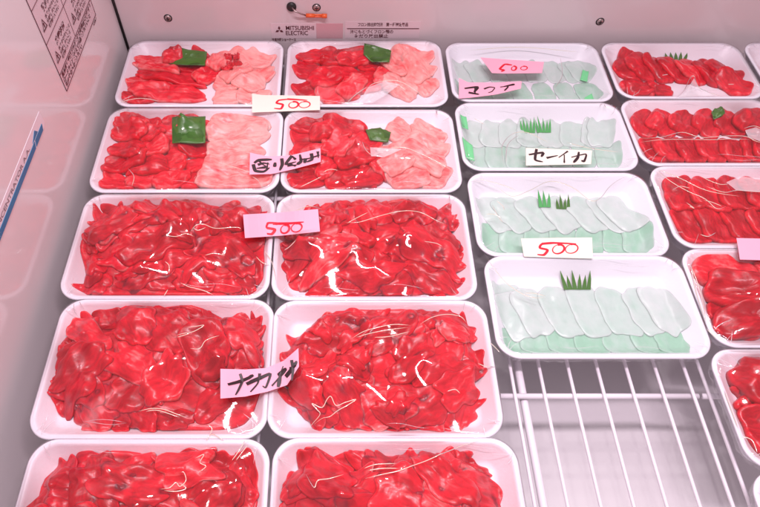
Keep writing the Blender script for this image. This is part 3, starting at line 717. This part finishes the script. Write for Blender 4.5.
# --- right column
def dtray(k, label, lst, sl, gr, **kw):
    t = tray(k, label, depth=.0118); slices(t, lst, TUNA, 'tuna_slice', sl, 'tuna slice', gr, **kw); return t
t = dtray('D1', 'white foam tray of overlapping bright red tuna slices by the back wall at right',
  [(620 + 0, 86, 40, 20, -20, .25), (640, 88, 34, 22, 10, .1), (660, 88, 30, 20, -10, .2), (625, 62, 50, 36, 60, .1)] + [(642 + 17 * i, 66 + 1.2 * i, 46, 30, 118, (.2, .1, .15, .3, .1, .2)[i]) for i in range(6)] + [(735, 84, 42, 24, 130, .2)],
  'bright red tuna slice|back right tray', 'tuna slices in the back right tray', thk=.0060, irr=.07, n=3.4, bump=.0005)
grasspiece(t, 668, 688, 57, 5, 'thin dark sprig on red tuna in the back right tray', 5, M['leaf'])
t = dtray('D2', 'white foam tray of two rows of dark red tuna with a small green sprig',
  [(646 + 22 * i, 149, 36, 30, 100 - 4 * i, .1 + .08 * (i % 2)) for i in range(7)] + [(642 + 22 * i, 122, 38, 32, 55, .12 + .1 * (i % 2)) for i in range(7)],
  'dark red tuna slice|tray with green sprig', 'tuna slices in the tray with the small green sprig', thk=.0065, irr=.08, n=3.4, bump=.0004)
leafpiece(t, 'shiso_sprig', [(708, 117), (712, 112), (717, 111), (722, 117), (718, 122), (711, 123)], M['leaf'], 'small green sprig on dark red tuna slices', curl=.0015)
t = dtray('D3', 'white foam tray of deep red tuna under strongly creased film',
  [(690 + 26 * i, 224, 44, 34, 95, .06 + .06 * (i % 2)) for i in range(6)] + [(684 + 26 * i, 194, 46, 36, 80, .1 + .1 * (i % 2)) for i in range(7)],
  'deep red tuna slice|tray with strongly creased film', 'tuna slices under the strongly creased film', thk=.0065, irr=.08, n=3.4, bump=.0004)
t = dtray('D4', 'white foam tray of big dark tuna slices right of the front squid tray',
  [(730, 318, 60, 40, 20, .02), (790, 320, 60, 40, -10, .1), (725, 272, 60, 30, -12, .45), (790, 275, 60, 34, -5, .3), (742, 293, 66, 36, -10, .05), (735, 322, 60, 30, 15, .0)],
  'large dark red tuna slice|tray right of front squid', 'large tuna slices right of the front squid tray', thk=.009, irr=.10, n=3.6, bump=.0005)
t = dtray('D5', 'white foam tray of dark red tuna at the right edge beside the bare rack',
  [(765, 372, 50, 26, -15, .3), (765, 400, 60, 40, -30, .05), (780, 440, 56, 40, 20, .08), (830, 400, 60, 44, 10, .1), (850, 440, 60, 40, -20, .1), (758, 385, 44, 34, -60, .04)],
  'dark red tuna slice|tray right of the bare rack', 'tuna slices at the right edge beside the bare rack', thk=.009, irr=.12, n=3.6, bump=.0005)
t = dtray('D6', 'white foam tray of which only a corner shows at the front right of the photo', [(880, 540, 90, 60, 0, .1)], 'red tuna slice|corner tray at front right', 'tuna slices', thk=.01)
t = dtray('E1', 'white foam tray whose left end shows at the back right edge of the photo', [(785, 70, 50, 40, 60, .1), (800, 60, 50, 40, 60, .15), (815, 80, 50, 40, 60, .15)], 'red tuna slice|cut off tray at back right edge', 'tuna slices at the back right edge', thk=.008)

ORD = ['first', 'second', 'third', 'fourth', 'fifth', 'sixth', 'seventh', 'eighth', 'ninth', 'tenth', 'eleventh', 'twelfth']
for t in Tray.all:                         # each slice is told by its row and its place in that row
    for lab, L_ in getattr(t, 'named', {}).items():
        what, where = lab.split('|'); ys = [q[1] for q in L_]; lo, hi = min(ys), max(ys)
        nb = 1 if len(L_) < 4 or 'squid' in where and len(L_) < 8 else (2 if len(L_) < 9 or 'squid' in what or hi - lo < .03 else 3)
        bands = {}
        for q in L_:
            b = min(nb - 1, int((hi - q[1]) / max(hi - lo, 1e-6) * nb)); bands.setdefault(b, []).append(q)
        nm = {1: [''], 2: ['rear row of ', 'front row of '], 3: ['rear row of ', 'middle row of ', 'front row of ']}[nb]
        for b, L2 in bands.items():
            L2.sort(key=lambda q: q[0])
            for i, q in enumerate(L2):
                q[2]['label'] = ('%s %s from left, %s%s' % (ORD[i], what, nm[b], where)) if len(L2) > 1 else ('%s, %s%s' % (what, nm[b], where))
                if len(q[2]['label'].split()) > 16: print('LONG', q[2]['label'])
for t in Tray.all: t.wrap()

# film creases, traced where they run over the film
CR = {
 'A1': [[(118, 103), (140, 98), (160, 101)]],
 'A2': [[(222, 163), (238, 168), (256, 174)], [(252, 176), (258, 180), (263, 188)], [(128, 168), (134, 176), (132, 186)]],
 'B1': [[(360, 104), (366, 92), (372, 84), (388, 80), (402, 82), (418, 92), (428, 102)], [(346, 104), (356, 94), (368, 86)], [(384, 87), (396, 84), (406, 90)]],
 'B2': [[(372, 156), (384, 150), (402, 147), (420, 153), (440, 163), (455, 172)], [(300, 187), (312, 181), (322, 176)], [(323, 172), (330, 169), (338, 170)], [(362, 141), (366, 150), (372, 155)]],
 'A3': [[(165, 235), (176, 236), (186, 233), (194, 236)], [(190, 232), (196, 225), (204, 224), (216, 228), (238, 227), (240, 229)], [(193, 227), (198, 230), (206, 227)], [(165, 261), (169, 265), (169, 273)], [(205, 255), (214, 253), (225, 255)], [(164, 296), (168, 289)], [(180, 282), (188, 286), (196, 288), (206, 291), (214, 295)], [(256, 256), (262, 262), (270, 265)], [(264, 250), (272, 262), (276, 280)]],
 'B3': [[(296, 210), (310, 206), (322, 209)], [(345, 222), (358, 222), (372, 218), (386, 214), (400, 211), (420, 212), (436, 220), (446, 224)], [(347, 223), (356, 218), (368, 212)], [(284, 250), (290, 246), (296, 240)], [(424, 241), (436, 243), (442, 246)]],
 'A4': [[(176, 335), (184, 333), (194, 331), (204, 325), (196, 326), (186, 327)], [(177, 337), (190, 333)], [(190, 348), (200, 348), (206, 340), (220, 335)], [(138, 411), (152, 408), (164, 409), (175, 413), (186, 417)], [(146, 411), (158, 410), (180, 417)], [(208, 424), (212, 428), (210, 434)]],
 'B4': [[(306, 434), (312, 424), (320, 414), (317, 409), (312, 403), (322, 407), (327, 399), (331, 396), (336, 405), (345, 402), (356, 399), (347, 405), (338, 410), (330, 416), (322, 418), (314, 424)],
        [(352, 338), (364, 331), (378, 327), (396, 324), (410, 325)], [(356, 337), (370, 333), (385, 330), (408, 327)], [(420, 324), (432, 317), (446, 314), (460, 316), (466, 322)], [(374, 337), (390, 336), (410, 331)], [(478, 363), (486, 366), (496, 366)], [(447, 391), (455, 389), (460, 393)]],
 'A5': [[(160, 489), (170, 487), (176, 482), (180, 486), (186, 480), (184, 472), (181, 472)], [(164, 490), (176, 491), (186, 488), (180, 483)], [(195, 458), (204, 454), (200, 462), (206, 466), (198, 472)], [(232, 460), (240, 449), (245, 440)], [(236, 460), (248, 444)], [(206, 440), (212, 434), (224, 440)]],
 'B5': [[(306, 474), (314, 487), (318, 480), (330, 478), (344, 474)], [(365, 478), (382, 474), (400, 470), (416, 464), (436, 456), (460, 446), (480, 440)], [(368, 470), (382, 468), (398, 468)], [(364, 468), (376, 464), (396, 463)]],
 'C1': [[(560, 56), (562, 76), (552, 90)], [(470, 50), (520, 47), (580, 52)]],
 'C2': [[(504, 164), (502, 146), (512, 134), (526, 132), (540, 138), (548, 142)], [(506, 162), (508, 144), (520, 134)], [(566, 142), (590, 148), (620, 152)], [(604, 104), (606, 108)], [(474, 118), (484, 124)]],
 'C3': [[(472, 180), (496, 187), (512, 196), (530, 190), (550, 181), (572, 187), (590, 200), (600, 198), (610, 186), (622, 178), (634, 176)], [(476, 178), (500, 184), (516, 190)], [(492, 204), (498, 216), (503, 222)], [(496, 200), (503, 206), (504, 210)], [(486, 214), (494, 214), (502, 218)]],
 'C4': [[(486, 256), (500, 276), (516, 290), (532, 297), (545, 297)], [(524, 293), (534, 293), (546, 296)], [(690, 264), (700, 290), (706, 320)], [(500, 352), (490, 342)]],
 'D1': [[(676, 98), (684, 90), (690, 78), (694, 76), (698, 86), (708, 92), (724, 97)], [(662, 75), (668, 74)], [(728, 84), (734, 84)]],
 'D2': [[(638, 138), (660, 137), (682, 132), (700, 137), (722, 136), (745, 136), (760, 142), (790, 144)], [(640, 142), (680, 139), (720, 139), (750, 139)], [(744, 128), (756, 126), (772, 134)], [(746, 133), (756, 136), (758, 130)]],
 'D3': [[(652, 168), (672, 182), (690, 192), (704, 198), (716, 208), (726, 206)], [(654, 168), (680, 178), (706, 190), (740, 196)], [(686, 202), (694, 208), (690, 206)], [(706, 186), (724, 192), (740, 190), (780, 192)], [(700, 176), (720, 184), (734, 182)], [(700, 234), (708, 236), (716, 232)], [(672, 190), (680, 186), (690, 188)], [(704, 200), (712, 202), (722, 206)]],
 'D4': [[(690, 262), (696, 292), (706, 322)], [(706, 328), (716, 338)]],
 'D5': [[(742, 436), (752, 440), (757, 452)], [(724, 390), (738, 428)]],
}
def corner_wrinkles(t):
    r = random.Random(t.seed + 5)
    for sx in (-1, 1):
        for sy in (-1, 1):
            for q in range(r.choice((2, 3, 4))):
                a = math.radians(r.uniform(8, 82)); x0 = sx * (t.hw - t.r * (1 - math.cos(a)) - .0015); y0 = sy * (t.hd - t.r * (1 - math.sin(a)) - .0015)
                L = r.uniform(.007, .019); aa = a + r.uniform(-.5, .5); dx, dy = -sx * math.cos(aa) * L, -sy * math.sin(aa) * L; bend = r.uniform(-.12, .12)
                P = []
                for i in range(9):
                    f = i / 8; X = x0 + dx * f - dy * bend * math.sin(3.1 * f); Y = y0 + dy * f + dx * bend * math.sin(3.1 * f)
                    P.append((X, Y, float(t.filmz(X, Y)) + .0002))
                mb = MB(); mb.tube(P, r.uniform(.00016, .00032), 6, .8, True); mb.build('film_crease', M['flap'], t.film, True)
    for q in range(r.choice((2, 3, 4))):   # loose lines along the long sides
        sy = r.choice((-1, 1)); X0 = r.uniform(-.8, .5) * t.hw; Y0 = sy * (t.hd - r.uniform(.006, .014)); P = []
        for i in range(11):
            f = i / 10; X = X0 + f * r.uniform(.034, .036); Y = Y0 + .0015 * math.sin(4 * f + q); P.append((X, Y, float(t.filmz(X, Y)) + .0002))
        mb = MB(); mb.tube(P, .00018, 6, .8, True); mb.build('film_crease', M['flap'], t.film, True)
for t in Tray.all: corner_wrinkles(t)
for k, ls in CR.items(): T[k].creases(ls, .00042)
T['B1'].flap([(358, 103), (368, 87), (384, 81), (400, 84), (384, 96), (372, 103)])
T['B2'].flap([(371, 156), (370, 147), (392, 148), (402, 149), (384, 157)])
T['D1'].flap([(678, 97), (686, 90), (694, 78), (699, 88), (716, 96)])
T['D2'].flap([(745, 130), (756, 127), (775, 136), (765, 143), (748, 137)])
T['D3'].flap([(726, 182), (740, 176), (780, 178), (790, 192), (736, 190)])

# ---------------------------------------------------------------- paper slips
def surf(x, y):
    z = .001
    for t in Tray.all:
        lx, ly = x - t.cx, y - t.cy
        if abs(lx) < t.hw and abs(ly) < t.hd: z = max(z, float(t.filmz(lx, ly)) + t.z)
    return z
def slip(cols, mat, label, strokes, ink, group=None, width=.0011, lift=None, sc=1, ox=0, oy=0):
    """cols: pairs of photo points, top edge and bottom edge, from left to right"""
    n = 16; C = []
    m = len(cols) - 1
    for i in range(n + 1):
        f = i / n * m; k = min(int(f), m - 1); u = f - k
        C.append([[cols[k][e][d] * (1 - u) + cols[k + 1][e][d] * u for d in (0, 1)] for e in (0, 1)])
    zs = []
    for a, b in C:
        best = 0
        for q in (0, .33, .66, 1):
            X, Y, _ = at(a[0] * (1 - q) + b[0] * q, a[1] * (1 - q) + b[1] * q, .008); best = max(best, surf(X, Y))
        zs.append(best + .0012)
    z2 = zs[:]
    for _ in range(3):
        z2 = [max(zs[i], (z2[max(i - 1, 0)] + z2[min(i + 1, n)]) / 2) for i in range(n + 1)]
    if lift: z2 = [z + lift * (i / n) ** 4 for i, z in enumerate(z2)]
    V = []
    for e in range(2):
        for i, (a, b) in enumerate(C):
            for q in (0, .5, 1): V.append(at(a[0] * (1 - q) + b[0] * q, a[1] * (1 - q) + b[1] * q, z2[i]))
    half = len(V) // 2
    V = V[:half] + [(x, y, z - .00018) for x, y, z in V[half:]]
    Fc = []
    for i in range(n):
        for q in (0, 1):
            k = i * 3 + q; Fc.append((k, k + 1, k + 4, k + 3)); Fc.append((half + k + 3, half + k + 4, half + k + 1, half + k))
    for i in range(n):
        Fc.append((i * 3, i * 3 + 3, half + i * 3 + 3, half + i * 3)); Fc.append((i * 3 + 5, i * 3 + 2, half + i * 3 + 2, half + i * 3 + 5))
    Fc.append((0, half, half + 1, 1)); Fc.append((1, half + 1, half + 2, 2)); e_ = n * 3; Fc.append((e_ + 1, half + e_ + 1, half + e_, e_)); Fc.append((e_ + 2, half + e_ + 2, half + e_ + 1, e_ + 1))
    c = np.mean(np.array(V), axis=0)
    rt = mesh_obj('price_slip', [(v[0] - c[0], v[1] - c[1], v[2] - c[2]) for v in V], Fc, mat, smooth=False); rt.location = tuple(c)
    tag(rt, label, 'paper slip', group or 'hand written paper slips on the wrapped trays')
    xcs = [(a[0] + b[0]) / 2 for a, b in C]
    mb = MB()
    for si, st in enumerate(strokes):
        wd = width * (1.3 if ink is M['black_ink'] else 1.3) * (.88 if ox == 210 else 1)
        if isinstance(st, tuple) and st[0] == 'o':
            _, ex, ey, rx, ry = st; pts = [(ex + rx * math.cos(a) + .25 * ry * -math.sin(a), ey + ry * math.sin(a)) for a in np.linspace(-1.9, 4.5, 18)]
        else:
            pts = []
            for i in range(len(st) - 1):
                p0 = st[max(i - 1, 0)]; p1 = st[i]; p2 = st[i + 1]; p3 = st[min(i + 2, len(st) - 1)]
                for k in range(5):
                    q = k / 5; pts.append(tuple(.5 * (2 * p1[d] + (p2[d] - p0[d]) * q * .6 + (6 * p2[d] - 6 * p1[d] - 1.2 * (p2[d] - p0[d]) - .6 * (p3[d] - p1[d])) * q * q + (4 * p1[d] - 4 * p2[d] + .6 * (p2[d] - p0[d]) + .6 * (p3[d] - p1[d])) * q ** 3) for d in (0, 1)))
            pts.append(st[-1])
        P = []
        for x, y in pts:
            px, py = x / sc + ox, y / sc + oy
            z = float(np.interp(px, xcs, z2)) + .00025 + .00004 * si; X, Y, Z = at(px, py, z); P.append(Vector((X, Y, Z)))
        Vv = []; r_ = random.Random(si)
        for i, p in enumerate(P):
            d = (P[min(i + 1, len(P) - 1)] - P[max(i - 1, 0)]); d.z = 0; d.normalize(); nn = Vector((-d.y, d.x, 0))
            q = i / (len(P) - 1); w_ = wd * (.75 + .35 * math.sin(2.6 * q + si)) * (1 if q < .8 else 1 - (q - .8) * 2.2)
            Vv += [p + nn * w_, p - nn * w_]
        mb.add([v - Vector(c) for v in Vv], [(2 * i, 2 * i + 1, 2 * i + 3, 2 * i + 2) for i in range(len(P) - 1)])
    if strokes: mb.build('handwriting', ink, rt)
    return rt
PK, CM, RI, BI = M['pink_paper'], M['cream_paper'], M['red_ink'], M['black_ink']
slip([((252, 93), (252, 112)), ((262, 94.5), (262, 111.6)), ((320, 95.5), (320, 109.5))], CM, 'cream paper slip reading 500 in red between the two rearmost tuna trays',
     [[(292, 95), (248, 100), (236, 114), (268, 122), (258, 143), (224, 141)], [(290, 94), (330, 96), (392, 100)], ('o', 322, 123, 24, 16), ('o', 378, 122, 28, 16)], RI, width=.0010, sc=5.07, ox=230, oy=80)
slip([((250, 152), (249.5, 174)), ((268, 156), (272, 173.5)), ((290, 155), (294, 168.5)), ((320.5, 147.7), (320.8, 161.3))], PK, 'pink paper slip with crowded thick black brush characters',
     [[(120, 190), (160, 165), (270, 160)], [(112, 200), (130, 255), (200, 262), (250, 228)], [(150, 205), (200, 190), (250, 200)], [(155, 165), (190, 200), (235, 225)], [(235, 185), (225, 250)], [(140, 235), (220, 225)],
      [(297, 185), (292, 222)], [(352, 150), (357, 200), (335, 252)], [(440, 128), (385, 200), (475, 178)], [(400, 212), (480, 205)], [(420, 195), (470, 215)], [(440, 130), (470, 160)], [(505, 118), (515, 175), (480, 200)], [(553, 150), (545, 188)], [(602, 108), (608, 158), (562, 180)], [(656, 92), (662, 145)], [(500, 160), (580, 150), (672, 122)]], BI, width=.0014, sc=8.44, ox=240, oy=140)
slip([((243, 214), (245, 237.5)), ((280, 212), (282, 235)), ((318, 208.5), (320, 231))], PK, 'pink paper slip reading 500 in red between the third pair of tuna trays',
     [[(118, 130), (86, 129), (79, 143), (106, 149), (96, 163), (72, 160)], [(100, 131), (150, 130), (194, 126)], ('o', 137, 147, 13, 13), ('o', 172, 143, 16, 13)], RI, width=.0011, sc=3.04, ox=240, oy=180)
slip([((220.4, 368.3), (220.4, 398)), ((245, 369), (245, 396)), ((266, 367.5), (268, 391)), ((284, 360), (287, 384.5)), ((298.4, 347.5), (299, 366))], PK, 'pink paper slip with black brush katakana, its right end turned up, over trimmings trays',
     [[(128, 316), (220, 290), (315, 250)], [(212, 242), (226, 300), (184, 394)], [(262, 312), (370, 268), (437, 243), (405, 338), (380, 328)], [(360, 238), (345, 310), (292, 372)], [(448, 328), (500, 270), (548, 215)], [(532, 185), (512, 250), (494, 336)], [(490, 250), (555, 205)], [(548, 262), (600, 200), (628, 148)], [(596, 140), (602, 200), (592, 290)], [(575, 205), (625, 180)]], BI, width=.0016, lift=.004, sc=7.24, ox=210, oy=340)
slip([((480.5, 57), (492, 72.5)), ((500, 58.5), (505, 73)), ((544, 61.5), (542, 72.5))], PK, 'small pink paper slip reading 500 in red on the back squid tray',
     [[(408, 115), (375, 118), (336, 156), (372, 165), (348, 178)], [(390, 116), (440, 122)], ('o', 455, 150, 20, 18), ('o', 540, 148, 28, 16)], RI, width=.0010, sc=8.44, ox=460, oy=50)
slip([((459, 77.5), (459, 98)), ((468.3, 82), (472, 97)), ((495, 82), (496, 94)), ((521.6, 80.8), (521, 88))], PK, 'pink paper slip with black katakana at the front left of the back squid tray',
     [[(38, 320), (150, 308), (118, 350)], [(72, 354), (162, 370)], [(132, 312), (125, 366)], [(203, 324), (250, 308), (293, 314), (270, 345), (238, 356)], [(340, 308), (408, 302), (375, 338)], [(370, 303), (462, 284)]], BI, width=.0012, sc=8.44, ox=460, oy=50)
slip([((526, 147.5), (526, 165)), ((592, 150), (591, 163.5))], CM, 'cream paper slip with black katakana on the second squid tray',
     [[(250, 434), (290, 428), (285, 440)], [(272, 418), (268, 448), (290, 454)], [(300, 443), (332, 436)], [(360, 424), (334, 442)], [(350, 434), (350, 457)], [(370, 441), (411, 432), (406, 452), (398, 450)], [(391, 426), (388, 442), (376, 456)]], BI, width=.0011, sc=2.815, ox=440, oy=0)
slip([((521, 238), (524, 256)), ((550, 237.5), (552, 257)), ((592, 237), (593, 258))], CM, 'cream paper slip reading 500 in red between the two front squid trays',
     [[(247, 200), (222, 202), (217, 211), (236, 216), (227, 228), (211, 227)], [(222, 201), (250, 199), (305, 201)], ('o', 262, 214, 14, 11), ('o', 294, 213, 15, 11)], RI, width=.0009, sc=2.416, ox=450, oy=160)
slip([((736.5, 237.5), (740, 259)), ((800, 239), (803, 261))], PK, 'blank pink paper slip cut by the right edge of the photo', [], None)
